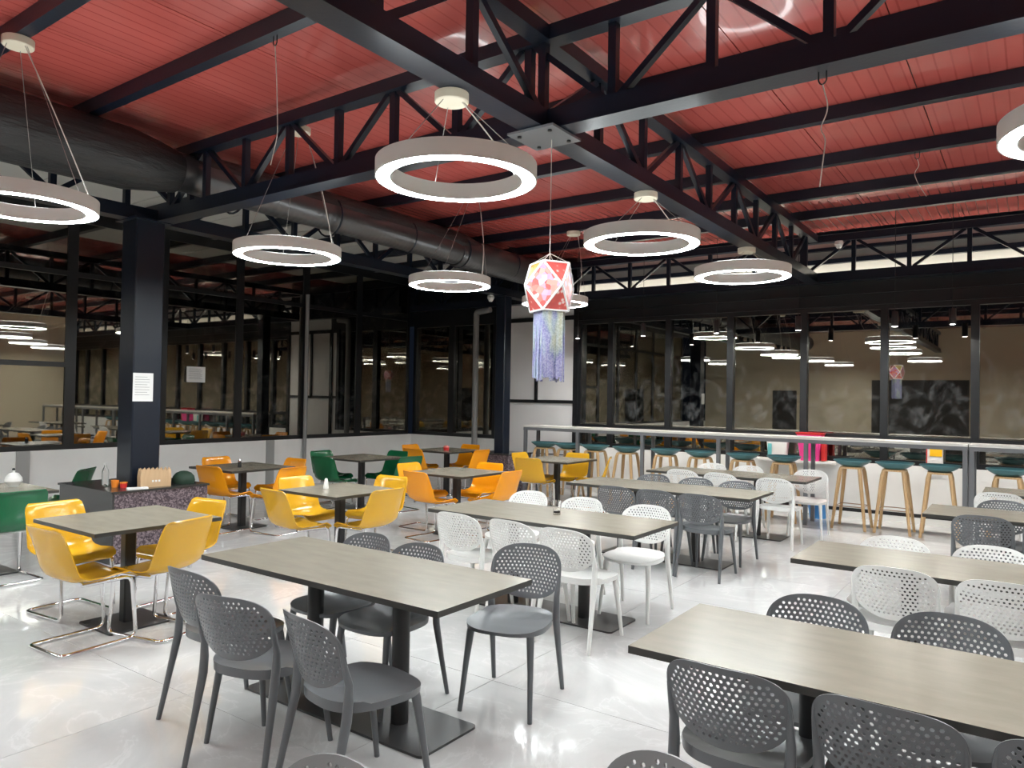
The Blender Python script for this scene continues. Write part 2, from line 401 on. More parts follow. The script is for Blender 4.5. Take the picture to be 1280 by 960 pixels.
for sx_ in (-1, 1):
    for sy_ in (-1, 1): obj('bolt', bm_, o, (.12*sx_, .12*sy_, -.02))
names = {2.15: 'nearest', 3.14: 'second', 5.45: 'third', 6.85: 'fourth', 8.15: 'fifth', 9.38: 'sixth', 10.45: 'seventh', .9: 'rear', -.4: 'rearmost'}
for y, nm in names.items():
    q = tag(obj('purlin', boxmesh((XR+10.9, .09, .12), steel), None, ((XR-10.9)/2, y, CZ-.06)), '%s black purlin beam under the red roof, counting away from the viewer' % nm, 'beam', 'roof purlins')
# duct
dct = thing('air_duct', 'dark round air duct running under the roof along the left side', 'duct', (-6.95, 0, 0))
def dtube(name, pts, rad, mat, parent=dct, seg=24):
    me = MB().tube(pts, rad, seg).mesh(name, mat); smooth_angle(me, 35); return obj(name, me, parent)
dtube('wrapped_section', [(0, -5, 3.85), (0, 0, 3.85), (0, 2.6, 3.85), (0, 3.45, 3.85), (0, 3.75, 3.85), (0, 3.95, 3.84)], [.29, .29, .3, .29, .24, .2], ductd)
dtube('spiral_section', [(0, 3.9, 3.86), (0, 6, 3.83), (0, 8.3, 3.8)], [.19, .19, .19], ductg)
dtube('wrapped_section', [(0, 4.1, 3.93), (0, 8, 3.93), (0, 8.4, 3.88), (0, 8.8, 3.8)], [.17, .17, .2, .2], ductd)
dtube('spiral_section', [(0, 8.25, 3.79), (0, 8.4, 3.79), (0, 11.3, 3.78)], [.2, .225, .225], ductg)
for y in (4.6, 5.9, 7.2, 8.35, 9.6, 10.8):
    me = MB().tube([(.0+.235*math.cos(a), y, 3.81+.235*math.sin(a)) for a in [2*pi*k/20 for k in range(20)]], .012, 6, closed=True).mesh('clamp_band', steel); obj('clamp_band', me, dct)

# ------------------------------------------------------------------ ring lamps
rb = MB().lathe([(.37, .0), (.37, .095), (.46, .095), (.46, .0), (.452, 0), (.452, .006), (.378, .006), (.378, 0)], seg=64, closed=True).mesh('ring_housing', lampbody); smooth_angle(rb, 30)
rd = MB().lathe([(.379, .001), (.379, .005), (.451, .005), (.451, .001)], seg=64, closed=True).mesh('diffuser', lampon)
ru = MB().lathe([(.385, .0955), (.385, .0985), (.445, .0985), (.445, .0955)], seg=64, closed=True).mesh('added_glow_ring', uplight)
cm = MB().lathe([(0, 0), (.095, 0), (.1, .006), (.1, .055), (0, .055)], seg=32).mesh('ceiling_rose', canop); smooth_angle(cm, 30)
def ring(x, y, z, mx_, my_, mz, label, cord=True):
    o = thing('ring_lamp', label, 'lamp', (x, y, z), 0, 'round ring pendant lamps')
    h = obj('ring_housing', rb, o); obj('diffuser', rd, h); obj('added_glow_ring', ru, h)
    obj('ceiling_rose', cm, o, (mx_-x, my_-y, mz-z))
    for k in range(3):
        a = 2*pi*k/3+.5
        me = MB().tube([(.42*math.cos(a), .42*math.sin(a), .09), (mx_-x+.07*math.cos(a), my_-y+.07*math.sin(a), mz-z+.003)], .0022, 5).mesh('suspension_cable', wire); obj('suspension_cable', me, o)
    if cord:
        A = Vector((.41*math.cos(1.2), .41*math.sin(1.2), .09)); B = Vector((mx_-x+.06, my_-y+.02, mz-z+.003)); pts = []
        for k in range(9):
            t = k/8; p_ = A.lerp(B, t); p_.x += .06*math.sin(pi*t); p_.z -= .05*math.sin(pi*t); pts.append(p_)
        me = MB().tube(pts, .004, 6).mesh('power_cord', cordm); obj('power_cord', me, o)
    return o
ring(-2.70, 3.21, 2.90, -2.78, 3.25, 3.38, 'large white ring lamp nearest the viewer, under the main truss')
ring(-2.57, 5.36, 2.905, -2.72, 5.75, 3.38, 'second ring lamp along the main truss, right of the paper lantern')
ring(-2.36, 7.2, 2.89, -2.72, 8.45, 3.38, 'third and farthest ring lamp along the main truss')
ring(-5.38, 4.11, 2.875, -5.5, 4.3, 4.05, 'ring lamp over the yellow tables, beside the cross truss')
ring(-5.36, 6.29, 2.905, -5.5, 6.85, 4.09, 'ring lamp over the orange tables, left of the paper lantern')
ring(-5.45, 8.65, 2.97, -5.6, 9.38, 4.09, 'small far ring lamp partly hidden behind the paper lantern')
ring(-5.66, 2.13, 2.91, -5.87, 2.15, 4.09, 'ring lamp cut off by the left edge, above the green chair')
ring(.30, 4.35, 2.95, .3, 4.5, 4.21, 'ring lamp cut off by the right edge near the roof')
for (x, y, lb) in ((.3, 2.0, 'ring pendant lamp right of the viewer, over the right foreground table'), (1.2, 6.6, 'ring pendant lamp beyond the right edge, over the third right table'), (1.0, 8.9, 'ring pendant lamp beyond the right edge, over the farthest right table'),
                   (2.9, 10.2, 'ring pendant lamp over the hidden right end of the bar'), (-2.7, -1.6, 'ring pendant lamp on the main truss behind the viewer'), (-5.5, -.6, 'ring pendant lamp behind the viewer on the left'), (.3, -2.6, 'ring pendant lamp behind the viewer on the right'), (-5.5, -3.6, 'ring pendant lamp near the wall behind the viewer'), (-8.9, .9, 'added ring lamp beyond the left edge, brightening the left wall'), (-8.9, -1.6, 'added ring lamp behind the viewer, brightening the left wall')):  # last two rings are unseen additions that brighten the left wall
    ring(x, y, 2.95, x, y, CZ-.06, lb, False)

# small cylinder pendants above the bar
spot = P('pendant_lens', (1, 1, 1), .5, emit=(1.0, .97, .9), estr=650)
pcy = smooth_angle(MB().lathe([(0, .2), (.038, .2), (.04, .195), (.04, 0), (.034, 0), (.034, .012), (0, .012)], seg=20).mesh('cylinder_shade', blackp), 40)
pln = MB().lathe([(0, .006), (.033, .006), (.033, .011), (0, .011)], seg=16).mesh('lens', spot)
pcb = MB().tube([(0, 0, .2), (0, 0, 1.565)], .004, 6).mesh('cord', blackp)
prs = smooth_angle(MB().lathe([(0, 1.565), (.05, 1.565), (.05, 1.592), (0, 1.592)], seg=20).mesh('ceiling_rose', blackp), 40)
for k, x in enumerate((-6.3, -5.1, -3.9, -2.72, -1.5, -.85)):
    o = thing('pendant_spotlight', 'small black cylinder pendant lamp above the bar, %s from the left' % ('first', 'second', 'third', 'fourth', 'fifth', 'sixth')[k], 'lamp', (x, 10.75, 2.68), 0, 'black cylinder pendants above the bar')
    obj('cylinder_shade', pcy, o); obj('lens', pln, o); obj('cord', pcb, o); obj('ceiling_rose', prs, o)

# ------------------------------------------------------------------ tables
def long_table(x0, x1, y0, y1, label, z=.75):
    cx, cy = (x0+x1)/2, (y0+y1)/2; w_, d_ = x1-x0, y1-y0
    o = thing('dining_table', label, 'table', (cx, cy, 0), 0, 'long dining tables')
    m = MB(); m.box((0, 0, z-.014), (w_, d_, .028), 1); m.mi[-1] = 0
    m.mi = [1]*6; m.mi[5] = 0
    me = m.mesh('tabletop', [top, edge], recalc=False)
    for p_ in me.polygons: p_.material_index = 0 if p_.normal.z > .5 else 1
    obj('tabletop', me, o)
    cl = MB().prism([(.045*math.cos(2*pi*k/16), .045*math.sin(2*pi*k/16)) for k in range(16)], .012, z-.05).mesh('pedestal', black); smooth_angle(cl, 30)
    for s_ in (-.33, .33):
        obj('pedestal', cl, o, (s_, 0, 0)); bpart('top_plate', o, (s_, 0, z-.039), (.3, .42, .022), black)
    bp = MB().prism(rrect(1.34, .42, .03), 0.001, .013).mesh('base_plate', plate); obj('base_plate', bp, o)
    return o
def rrect(w_, d_, r, n=4):
    pts = []
    for cx, cy, a0 in ((w_/2-r, d_/2-r, 0), (-w_/2+r, d_/2-r, pi/2), (-w_/2+r, -d_/2+r, pi), (w_/2-r, -d_/2+r, 1.5*pi)):
        for k in range(n+1): a = a0+pi/2*k/n; pts.append((cx+r*math.cos(a), cy+r*math.sin(a)))
    return pts
def square_table(cx, cy, s_, label, rz=0, z=.75):
    o = thing('square_table', label, 'table', (cx, cy, 0), rz, 'square cafe tables')
    me = MB().box((0, 0, z-.013), (s_, s_, .026)).mesh('tabletop', [top, edge])
    for p_ in me.polygons: p_.material_index = 0 if p_.normal.z > .5 else 1
    obj('tabletop', me, o)
    bpart('pedestal', o, (0, 0, (z-.05+.012)/2), (.08, .08, z-.062), black, .01); bpart('top_plate', o, (0, 0, z-.037), (.36, .36, .022), black)
    obj('base_plate', MB().prism(rrect(.46, .46, .025), .001, .013).mesh('base_plate', plate), o)
    return o
LT = dict(
 T1=(-3.84, -2.07, 2.39, 3.11, 'long taupe dining table at front left with dark grey chairs'),
 T2=(-1.235, .565, 2.51, 3.23, 'long taupe dining table in the right foreground, largest in view'),
 T3=(-4.04, -2.19, 4.52, 5.28, 'long taupe dining table with a drinking glass and white chairs'),
 T4=(-4.18, -2.17, 6.92, 7.68, 'long dining table with grey chairs, two rows behind the front-left table'),
 T5=(-4.13, -2.14, 8.85, 9.62, 'long dining table with white chairs directly before the bar stools'),
 T6=(-1.17, .65, 4.5, 5.2, 'second long dining table on the right, with white chairs'),
 T7=(-.77, 1.05, 7.06, 7.8, 'third long dining table on the right, with grey chairs'),
 T8=(-.45, 1.35, 9.1, 9.85, 'farthest long dining table on the right, below a teal stool'))
for k, a in LT.items(): long_table(*a)
square_table(-5.34, 2.75, .9, 'square taupe table with four yellow chairs nearest the viewer')
square_table(-5.48, 4.86, .82, 'square table with yellow chairs carrying a white salt shaker')
square_table(-8.06, 5.55, .9, 'square table with orange chairs behind the granite plinth, dark shaker on it')
square_table(-8.1, 7.58, .9, 'square table with green chairs by the low white wall')
square_table(-8.22, 9.65, .9, 'square table with orange chairs in the far left corner, red pot on it')
square_table(-5.75, 6.95, .88, 'square table with orange chairs in the middle of the room')
square_table(-5.85, 9.42, .88, 'square table with yellow chairs before the left end of the bar')
square_table(-7.75, 2.66, .9, 'square table at the left edge with a white pot')

# ------------------------------------------------------------------ perforated resin chair (faces +Y)
def back_y(u, z): return -.225-.30*(z-.50)+.075*(u/.215)**2 - .01*math.cos((z-.65)*8)
def chair_back():
    cz, hw, hu, hl = .66, .215, .145, .155
    def outl(t, s_=1.0):
        c_, sn = math.cos(t), math.sin(t); e = 2/2.9 if sn > 0 else 2/2.15
        return (s_*hw*math.copysign(abs(c_)**e, c_), s_*(hu if sn > 0 else hl)*math.copysign(abs(sn)**e, sn))
    pts = []; edges = []
    n = 56
    for k in range(n): pts.append(outl(2*pi*k/n))
    edges += [(k, (k+1) % n) for k in range(n)]
    holes = []
    sp = .0232; rows = 16
    for j in range(-8, 9):
        for i in range(-11, 12):
            x = (i+(.5 if j % 2 else 0))*sp; z = j*sp*.84
            e = 2.9 if z > 0 else 2.15
            if (abs(x)/(hw*.9))**e+(abs(z)/((hu if z > 0 else hl)*.88))**e < 1: holes.append((x, z))
    hr = .0066
    for (x, z) in holes:
        b = len(pts)
        for k in range(6): pts.append((x+hr*math.cos(pi/3*k), z+hr*math.sin(pi/3*k)))
        edges += [(b+k, b+(k+1) % 6) for k in range(6)]
    vv, ee, ff, *_ = delaunay_2d_cdt([Vector(p) for p in pts], edges, [], 0, 1e-6)
    keep = []
    for f in ff:
        cx = sum(vv[i][0] for i in f)/len(f); cy = sum(vv[i][1] for i in f)/len(f)
        e = 2.9 if cy > 0 else 2.15
        if (abs(cx)/hw)**e+(abs(cy)/(hu if cy > 0 else hl))**e > 1.002: continue
        if any((cx-x)**2+(cy-z)**2 < (hr*.8)**2 for x, z in holes): continue
        keep.append(list(f))
    m = MB(); th = .006; nv = len(vv)
    V3 = [(p[0], back_y(p[0], cz+p[1])-th/2, cz+p[1]) for p in vv]+[(p[0], back_y(p[0], cz+p[1])+th/2, cz+p[1]) for p in vv]
    F = [tuple(f) for f in keep]+[tuple(i+nv for i in reversed(f)) for f in keep]
    cnt = {}
    for f in keep:
        for a, b in zip(f, f[1:]+f[:1]): cnt[(a, b)] = 1
    for (a, b) in list(cnt):
        if (b, a) not in cnt: F.append((b, a, a+nv, b+nv))
    m.add(V3, F); return m
def seat_mesh():
    m = MB(); n = 40; rings = 5; vs_ = []; fs = []
    def outl(t):
        c_, sn = math.cos(t), math.sin(t); e = 2/2.7
        x = .222*math.copysign(abs(c_)**e, c_); y = .01+.225*math.copysign(abs(sn)**e, sn)
        return x*(1+.05*(y/.22)), y
    vs_.append((0, .01, .438))
    for r in range(1, rings+1):
        for k in range(n):
            x, y = outl(2*pi*k/n); s_ = r/rings
            x *= s_; y = .01+(y-.01)*s_
            z = .438+.016*s_**3+(.012 if y < -.1 else 0)*s_ - (.012*(y-.14)/.09 if y > .14 else 0)
            vs_.append((x, y, z))
    for k in range(n): x, y = outl(2*pi*k/n); vs_.append((x*.99, .01+(y-.01)*.99, .424))
    for k in range(n): x, y = outl(2*pi*k/n); vs_.append((x*.93, .01+(y-.01)*.93, .42))
    vs_.append((0, .01, .424))
    for k in range(n): fs.append((0, 1+k, 1+(k+1) % n))
    for r in range(rings+1):
        for k in range(n):
            l = (k+1) % n; a = 1+r*n; b = a+n; fs.append((a+k, b+k, b+l, a+l))
    last = len(vs_)-1; a = 1+(rings+1)*n
    for k in range(n): fs.append((a+k, last, a+(k+1) % n))
    m.add(vs_, fs); return m
def rear_leg(s_):
    pts = [(s_*.213, -.275, 0), (s_*.204, -.228, .22), (s_*.198, -.188, .41), (s_*.199, -.182, .48), (s_*.201, back_y(.2, .55), .55), (s_*.203, back_y(.203, .62), .62), (s_*.205, back_y(.205, .68), .68), (s_*.200, back_y(.2, .73), .73)]
    return MB().tube(pts, [.0125, .016, .021, .02, .017, .0125, .008, .003], 8)
def front_leg(s_):
    pts = [(s_*.198, .23, 0), (s_*.183, .19, .25), (s_*.172, .166, .40), (s_*.168, .158, .427)]
    return MB().tube(pts, [.0125, .016, .021, .022], 8)
cb, cs = chair_back(), seat_mesh()
PC = {}
def perf_proto(mat):
    if mat.name in PC: return PC[mat.name]
    ms = [('seat', smooth_angle(cs.mesh('seat', mat), 50)), ('backrest', smooth_angle(cb.mesh('backrest', mat, recalc=True), 35))]
    for s_ in (-1, 1): ms.append(('leg', smooth_angle(front_leg(s_).mesh('leg', mat), 50))); ms.append(('leg', smooth_angle(rear_leg(s_).mesh('leg', mat), 50)))
    PC[mat.name] = ms; return ms
def perf_chair(bx_, by_, face, mat, label, group, rot=0):
    """placed by the middle of the top edge of its back; face = direction the sitter looks, degrees from +X"""
    a = math.radians(face+rot); d = Vector((math.cos(a), math.sin(a)))
    o = thing('perforated_chair', label, 'chair', (bx_+d.x*.30, by_+d.y*.30, 0), a-pi/2, group)
    for nm, me in perf_proto(mat): obj(nm, me, o)
    return o
def row(xs, y, face, mat, cname, tname, side, group, rots=None):
    ords = {1: ['only one'], 2: ['left of two', 'right of two'], 3: ['leftmost of three', 'middle of three', 'rightmost of three']}[len(xs)]
    for k, x in enumerate(xs):
        yy = y[k] if isinstance(y, (list, tuple)) else y
        perf_chair(x, yy, face, mat, '%s perforated chair, %s on %s side of %s' % (cname, ords[k], side, tname), group, rots[k] if rots else 0)
g = 'perforated resin chairs'
t1, t2, t3, t4, t5 = 'the front-left table', 'the right foreground table', 'the table with a glass', 'the third-row table', 'the table by the bar'
t6, t7, t8 = "the right's second table", "the right's third table", "the right's farthest table"
row([-3.42, -2.83, -2.37], [2.02, 1.86, 1.89], 90, grey, 'dark grey', t1, 'near', g, [0, 14, -10])
row([-3.36, -2.90, -2.42], [3.26, 3.22, 3.62], -90, grey, 'dark grey', t1, 'far', g, [0, 0, 14])
row([-.84, -.36, .12], 2.37, 90, grey, 'dark grey', t2, 'near', g, [0, -2, 0])
row([-.777, -.275], [3.49, 3.53], -90, grey, 'dark grey', t2, 'far', g)
row([-3.54, -3.05, -2.57], [4.23, 4.23, 4.19], 90, white, 'white', t3, 'near', g, [0, -4, 0])
row([-3.79, -3.20, -2.57], [5.68, 5.63, 5.58], -90, white, 'white', t3, 'far', g, [0, 0, 4])
row([-3.43, -3.0, -2.55], [6.58, 6.58, 6.56], 90, grey, 'grey', t4, 'near', g)
row([-3.58, -3.06, -2.6], [7.93, 7.9, 7.9], -90, grey, 'grey', t4, 'far', g)
row([-3.62, -3.1, -2.42], [8.75, 8.66, 8.52], 90, white, 'white', t5, 'near', g)
row([-3.62, -3.12, -2.33], 9.92, -90, white, 'white', t5, 'far', g, [0, 0, 5])
row([-.613, -.12], 4.36, 90, white, 'white', t6, 'near', g)
row([-.732, -.211], [5.36, 5.40], -90, white, 'white', t6, 'far', g)
row([-.337, .14], 6.86, 90, grey, 'grey', t7, 'near', g)
row([-.227], 8.06, -90, grey, 'grey', t7, 'far', g)
row([-.29], 8.76, 90, white, 'white', t8, 'near', g)
perf_chair(-1.29, 1.20, -90, lgrey, 'pale grey chair whose back top shows at bottom edge below the front-left table', g, -8)
perf_chair(-.67, 1.67, -90, lgrey, 'pale grey chair whose back top shows at bottom edge below the right foreground table', g, -25)

# ------------------------------------------------------------------ shell chair on a cantilever chrome frame (faces +Y)
def shell():
    prof = [(.235, .405), (.232, .428), (.215, .444), (.17, .452), (.10, .447), (.0, .438), (-.09, .436), (-.15, .446), (-.192, .475), (-.214, .52), (-.228, .57), (-.242, .63), (-.255, .69), (-.268, .745), (-.276, .782), (-.283, .797), (-.294, .803), (-.304, .798)]
    n = len(prof); cols = 13; m = MB(); vs_ = []; fs = []
    cum = [0]
    for i in range(1, n): cum.append(cum[-1]+math.dist(prof[i], prof[i-1]))
    tot = cum[-1]
    for i, (y, z) in enumerate(prof):
        s_ = cum[i]/tot
        w_ = .215 if s_ < .35 else (.215+.015*min(1, (s_-.35)/.2))
        if s_ > .6: w_ -= .022*(s_-.6)/.4
        rc = .07
        for dd in (cum[i], tot-cum[i]):
            if dd < rc: w_ -= rc-math.sqrt(max(0, rc*rc-(rc-dd)**2))
        a = prof[max(i-1, 0)]; b = prof[min(i+1, n-1)]; ty, tz = b[0]-a[0], b[1]-a[1]; l_ = math.hypot(ty, tz)
        ny, nz = (tz/l_, -ty/l_)
        if nz < 0 and i < 8: ny, nz = -ny, -nz
        if i >= 8 and ny < 0: ny, nz = -ny, -nz
        k_ = {6: .03, 7: .036, 8: .04, 9: .042, 10: .04, 11: .034, 12: .026, 13: .017, 14: .01}.get(i, .024 if i < 6 else .006)
        for c_ in range(cols):
            u = -1+2*c_/(cols-1); lift = k_*abs(u)**3.5 if 2 < i < 15 else k_*.3*abs(u)**3.5
            vs_.append((u*w_, y+ny*lift, z+nz*lift))
    for i in range(n-1):
        for c_ in range(cols-1):
            a = i*cols+c_; fs.append((a, a+1, a+cols+1, a+cols))
    m.add(vs_, fs); return m
def frame():
    pts = [(-.17, -.12, .425), (-.185, .205, .425), (-.19, .24, .012), (-.2, -.25, .012), (.2, -.25, .012), (.19, .24, .012), (.185, .205, .425), (.17, -.12, .425)]
    return MB().tube(arc_round(pts, .055, 5), .0135, 8)
SC = {}
def shell_proto(mat):
    if mat.name in SC: return SC[mat.name]
    me = shell().mesh('shell', mat, recalc=False)
    bm = bmesh.new(); bm.from_mesh(me); bmesh.ops.recalc_face_normals(bm, faces=bm.faces)
    bmesh.ops.solidify(bm, geom=bm.faces[:], thickness=.009); bmesh.ops.recalc_face_normals(bm, faces=bm.faces); bm.to_mesh(me); bm.free()
    smooth_angle(me, 55)
    fr_ = smooth_angle(frame().mesh('frame', chrome), 50)
    cr = MB().tube([(-.17, -.1, .428), (.17, -.1, .428)], .009, 6).mesh('cross_bar', chrome)
    SC[mat.name] = (me, fr_, cr); return SC[mat.name]
def shell_chair(bx_, by_, face, mat, label, rot=0):
    a = math.radians(face+rot); d = Vector((math.cos(a), math.sin(a)))
    o = thing('shell_chair', label, 'chair', (bx_+d.x*.29, by_+d.y*.29, 0), a-pi/2, 'plastic shell chairs on chrome frames')
    s_, f_, c_ = shell_proto(mat)
    obj('shell', s_, o); obj('frame', f_, o); obj('cross_bar', c_, o)
    return o
sets = [
 (yellow, 'yellow', 'the nearest yellow table', [(-5.1, 2.07, 90, 4), (-6.2, 2.6, 0, 4), (-4.70, 2.85, 180, 14), (-5.46, 3.47, -90, 6)]),
 (yellow, 'yellow', 'the table with a white salt shaker', [(-5.63, 4.17, 90, -6), (-6.33, 4.98, 0, -3), (-4.86, 4.9, 180, 0), (-5.63, 5.73, -90, 6)]),
 (orange, 'orange', 'the table behind the granite plinth', [(-7.93, 4.98, 90, 8), (-9.0, 5.77, 0, 0), (-7.12, 5.6, 180, 4), (-8.06, 6.38, -90, 0)]),
 (green, 'green', 'the table by the low white wall', [(-8.08, 6.8, 90, 4), (-8.93, 7.5, 0, 0), (-7.25, 7.75, 180, -8), (-8.1, 8.36, -90, 0)]),
 (orange, 'orange', 'the far left corner table', [(-8.3, 8.86, 90, 0), (-9.05, 9.6, 0, 0), (-7.36, 9.55, 180, 0), (-8.32, 10.45, -90, 0)]),
 (orange, 'orange', 'the middle orange table', [(-5.79, 6.22, 90, -6), (-6.58, 6.95, 0, 0), (-5.0, 7.08, 180, 0), (-5.83, 7.75, -90, 0)]),
 (yellow, 'yellow', 'the table before the bar', [(-5.92, 8.72, 90, 6), (-6.62, 9.5, 0, 0), (-5.12, 9.75, 180, 27), (-5.9, 10.14, -90, 0)])]
for mat, cn, tn_, ch in sets:
    for (x, y, f_, r_), side in zip(ch, ('near', 'left', 'right', 'far')):
        shell_chair(x, y, f_, mat, '%s shell chair on the %s side of %s' % (cn, side, tn_), r_)
shell_chair(-7.02, 2.7, 180, green, 'green shell chair at the left edge beside the table with a white pot', 0)
shell_chair(-8.58, 3.95, 180, green, 'dark green shell chair half hidden behind the granite plinth', 40)

# ------------------------------------------------------------------ bar counter and stools
bar0 = thing('bar_counter', 'long pale bar counter with grey steel posts in front of the stools', 'counter', (0, 0, 0))
def counter(o, x0, x1, posts):
    bpart('counter_top', o, ((x0+x1)/2, 10.7, 1.175), (x1-x0, .46, .03), bartop)
    for y in (10.5, 10.9): bpart('rail', o, ((x0+x1)/2, y, 1.135), (x1-x0, .05, .05), barsteel)
    for x in posts:
        for y in (10.5, 10.9): bpart('post', o, (x, y, .555), (.05, .05, 1.11), barsteel)
        bpart('foot_bar', o, (x, 10.7, 1.135), (.04, .35, .04), barsteel)
counter(bar0, -7.2, -.66, [-7.17, -6.13, -4.97, -3.76, -2.54, -.69])
bar1 = thing('bar_counter', 'second pale bar counter continuing at the right edge', 'counter', (0, 0, 0))
counter(bar1, -.65, 3.9, [-.62, 1.2, 2.5, 3.85])
sm_ = MB(); n = 36; vs_ = [(0, 0, .825)]; fs = []
for r in range(1, 6):
    for k in range(n):
        t = 2*pi*k/n; c_, sn = math.cos(t), math.sin(t); e = 2/2.4; s_ = r/5
        x = .225*s_*math.copysign(abs(c_)**e, c_); y = .2*s_*math.copysign(abs(sn)**e, sn)
        vs_.append((x, y, .82+.09*s_**2.4))
fs = [(0, 1+k, 1+(k+1) % n) for k in range(n)]
for r in range(4):
    for k in range(n):
        l = (k+1) % n; a = 1+r*n; fs.append((a+k, a+n+k, a+n+l, a+l))
sm_.add(vs_, fs); stool_seat = sm_.mesh('seat', teal, recalc=False)
bm = bmesh.new(); bm.from_mesh(stool_seat); bmesh.ops.recalc_face_normals(bm, faces=bm.faces); bmesh.ops.solidify(bm, geom=bm.faces[:], thickness=.012); bmesh.ops.recalc_face_normals(bm, faces=bm.faces); bm.to_mesh(stool_seat); bm.free(); smooth_angle(stool_seat, 55)
stool_base = MB().prism(rrect(.27, .27, .05), .793, .816).mesh('seat_support', wood)
def stool_leg(sx_, sy_): return smooth_angle(MB().tube([(sx_*.205, sy_*.205, 0), (sx_*.125, sy_*.125, .74), (sx_*.112, sy_*.112, .80)], [.018, .027, .023], 8).mesh('leg', wood), 40)
SL = [stool_leg(a, b) for a in (-1, 1) for b in (-1, 1)]
fr_ = .17
foot = MB().tube(arc_round([(-fr_, 0, .3), (-fr_, -fr_, .3), (fr_, -fr_, .3), (fr_, fr_, .3), (-fr_, fr_, .3), (-fr_, .01, .3)], .02, 3), .006, 6).mesh('footrest', copper)
def stool(x, label, rz=0):
    o = thing('bar_stool', label, 'stool', (x, 10.68, 0), rz, 'teal bar stools')
    obj('seat', stool_seat, o); obj('seat_support', stool_base, o); obj('footrest', foot, o)
    for me in SL: obj('leg', me, o)
    return o
ordn = ['first', 'second', 'third', 'fourth', 'fifth', 'sixth', 'seventh', 'eighth', 'ninth', 'tenth', 'eleventh', 'twelfth']
for k, x in enumerate([-6.89, -6.42, -5.9, -5.32, -4.66, -4.1, -3.46, -2.88, -1.99, -1.48, -.97, -.26]):
    stool(x, 'teal bar stool with wooden legs, %s from the left along the bar' % ordn[k], [0, .05, -.04][k % 3])

# ------------------------------------------------------------------ granite plinths and the things on them
def plinth(x0, x1, y0, y1, h, label, c, fm=None):
    o = thing('granite_plinth', label, 'plinth', ((x0+x1)/2, (y0+y1)/2, 0), 0, 'granite column plinths')
    w_, d_ = x1-x0, y1-y0; hs = c/2
    # cladding as four slabs around the column plus a lid of four pieces
    bpart('front_slab', o, (0, -d_/2+.01, h/2-.01), (w_, .02, h-.02), fm or granite2); bpart('back_slab', o, (0, d_/2-.01, h/2-.01), (w_, .02, h-.02), granite)  # front slab coloured darker than the back and sides by default
    bpart('side_slab', o, (-w_/2+.01, 0, h/2-.01), (.02, d_-.042, h-.02), granite); bpart('side_slab', o, (w_/2-.01, 0, h/2-.01), (.02, d_-.042, h-.02), granite)
    return o, w_, d_
def lid(o, w_, d_, h, cx, cy, hs):
    xs = [-w_/2-.015, cx-hs, cx+hs, w_/2+.015]; ys = [-d_/2-.015, cy-hs, cy+hs, d_/2+.015]
    for (a, b, c_, d2) in ((xs[0], xs[3], ys[0], ys[1]), (xs[0], xs[3], ys[2], ys[3]), (xs[0], xs[1], ys[1], ys[2]), (xs[2], xs[3], ys[1], ys[2])):
        if b-a > .005 and d2-c_ > .005: bpart('top_slab', o, ((a+b)/2, (c_+d2)/2, h-.01), (b-a, d2-c_, .02), granite2)
PH = .70
o, w_, d_ = plinth(-8.28, -7.18, 3.53, 4.52, PH, 'dark granite plinth around the near column, bottle and paper bag on top', .3)
lid(o, w_, d_, PH, .11, -.025, .152)
o, w_, d_ = plinth(-8.0, -7.25, 10.1, 10.8, PH, 'granite plinth around the far column left of the bar', .2, granite)
lid(o, w_, d_, PH, .005, -.03, .102)
def lathe_obj(name, prof, mat, seg=20, parent=None, loc=(0, 0, 0)):
    me = MB().lathe(prof, seg=seg).mesh(name, mat); smooth_angle(me, 40); return obj(name, me, parent, loc)
o = thing('water_bottle', 'clear plastic water bottle standing on the granite plinth', 'bottle', (-7.68, 3.7, PH))
lathe_obj('bottle_body', [(0, 0), (.031, 0), (.033, .01), (.033, .14), (.03, .16), (.014, .195), (.013, .215), (.012, .215), (.012, .196), (.028, .158), (.031, .14), (.031, .012), (0, .008)], clear, 18, o)
lathe_obj('cap', [(0, .215), (.015, .215), (.015, .232), (0, .232)], whitep, 14, o)
tag(lathe_obj('orange_cup', [(0, 0), (.03, 0), (.038, .07), (.035, .07), (.028, .006), (0, .006)], orangep, 18, None, (-7.52, 3.72, PH)), 'small orange cup beside the water bottle on the plinth', 'cup')
o = thing('sauce_pot', 'red lidded pot beside the orange cup on the plinth', 'pot', (-7.43, 3.76, PH)); lathe_obj('pot', [(0, 0), (.03, 0), (.034, .045), (0, .045)], redp, 18, o); lathe_obj('lid', [(0, .045), (.036, .045), (.036, .056), (0, .06)], orangep, 18, o)
# paper bag
o = thing('paper_bag', 'open brown paper bag with white print on the granite plinth', 'bag', (-7.33, 4.02, PH), math.radians(78))
m = MB(); W, D, Hh = .29, .11, .17; t_ = .004; nz_ = 14
pts = [(-W/2, -D/2), (W/2, -D/2), (W/2, D/2), (-W/2, D/2)]
vs_ = []; fs = []
seq = []
for i in range(4):
    a, b = pts[i], pts[(i+1) % 4]; cnt = nz_ if i % 2 == 0 else 4
    for k in range(cnt): seq.append((a[0]+(b[0]-a[0])*k/cnt, a[1]+(b[1]-a[1])*k/cnt, k))
nn = len(seq)
for (x, y, k) in seq: vs_.append((x, y, 0))
for (x, y, k) in seq: vs_.append((x*1.02, y*(.95+.1*random.random()), Hh*.6))
for (x, y, k) in seq: vs_.append((x*.98+random.uniform(-.004, .004), y*.9, Hh+(.022 if k % 2 else -.012)))
for r in range(2):
    for k in range(nn): l = (k+1) % nn; fs.append((r*nn+k, r*nn+l, (r+1)*nn+l, (r+1)*nn+k))
fs.append(tuple(range(nn-1, -1, -1))); m.add(vs_, fs); me = m.mesh('bag_body', kraft, recalc=False)
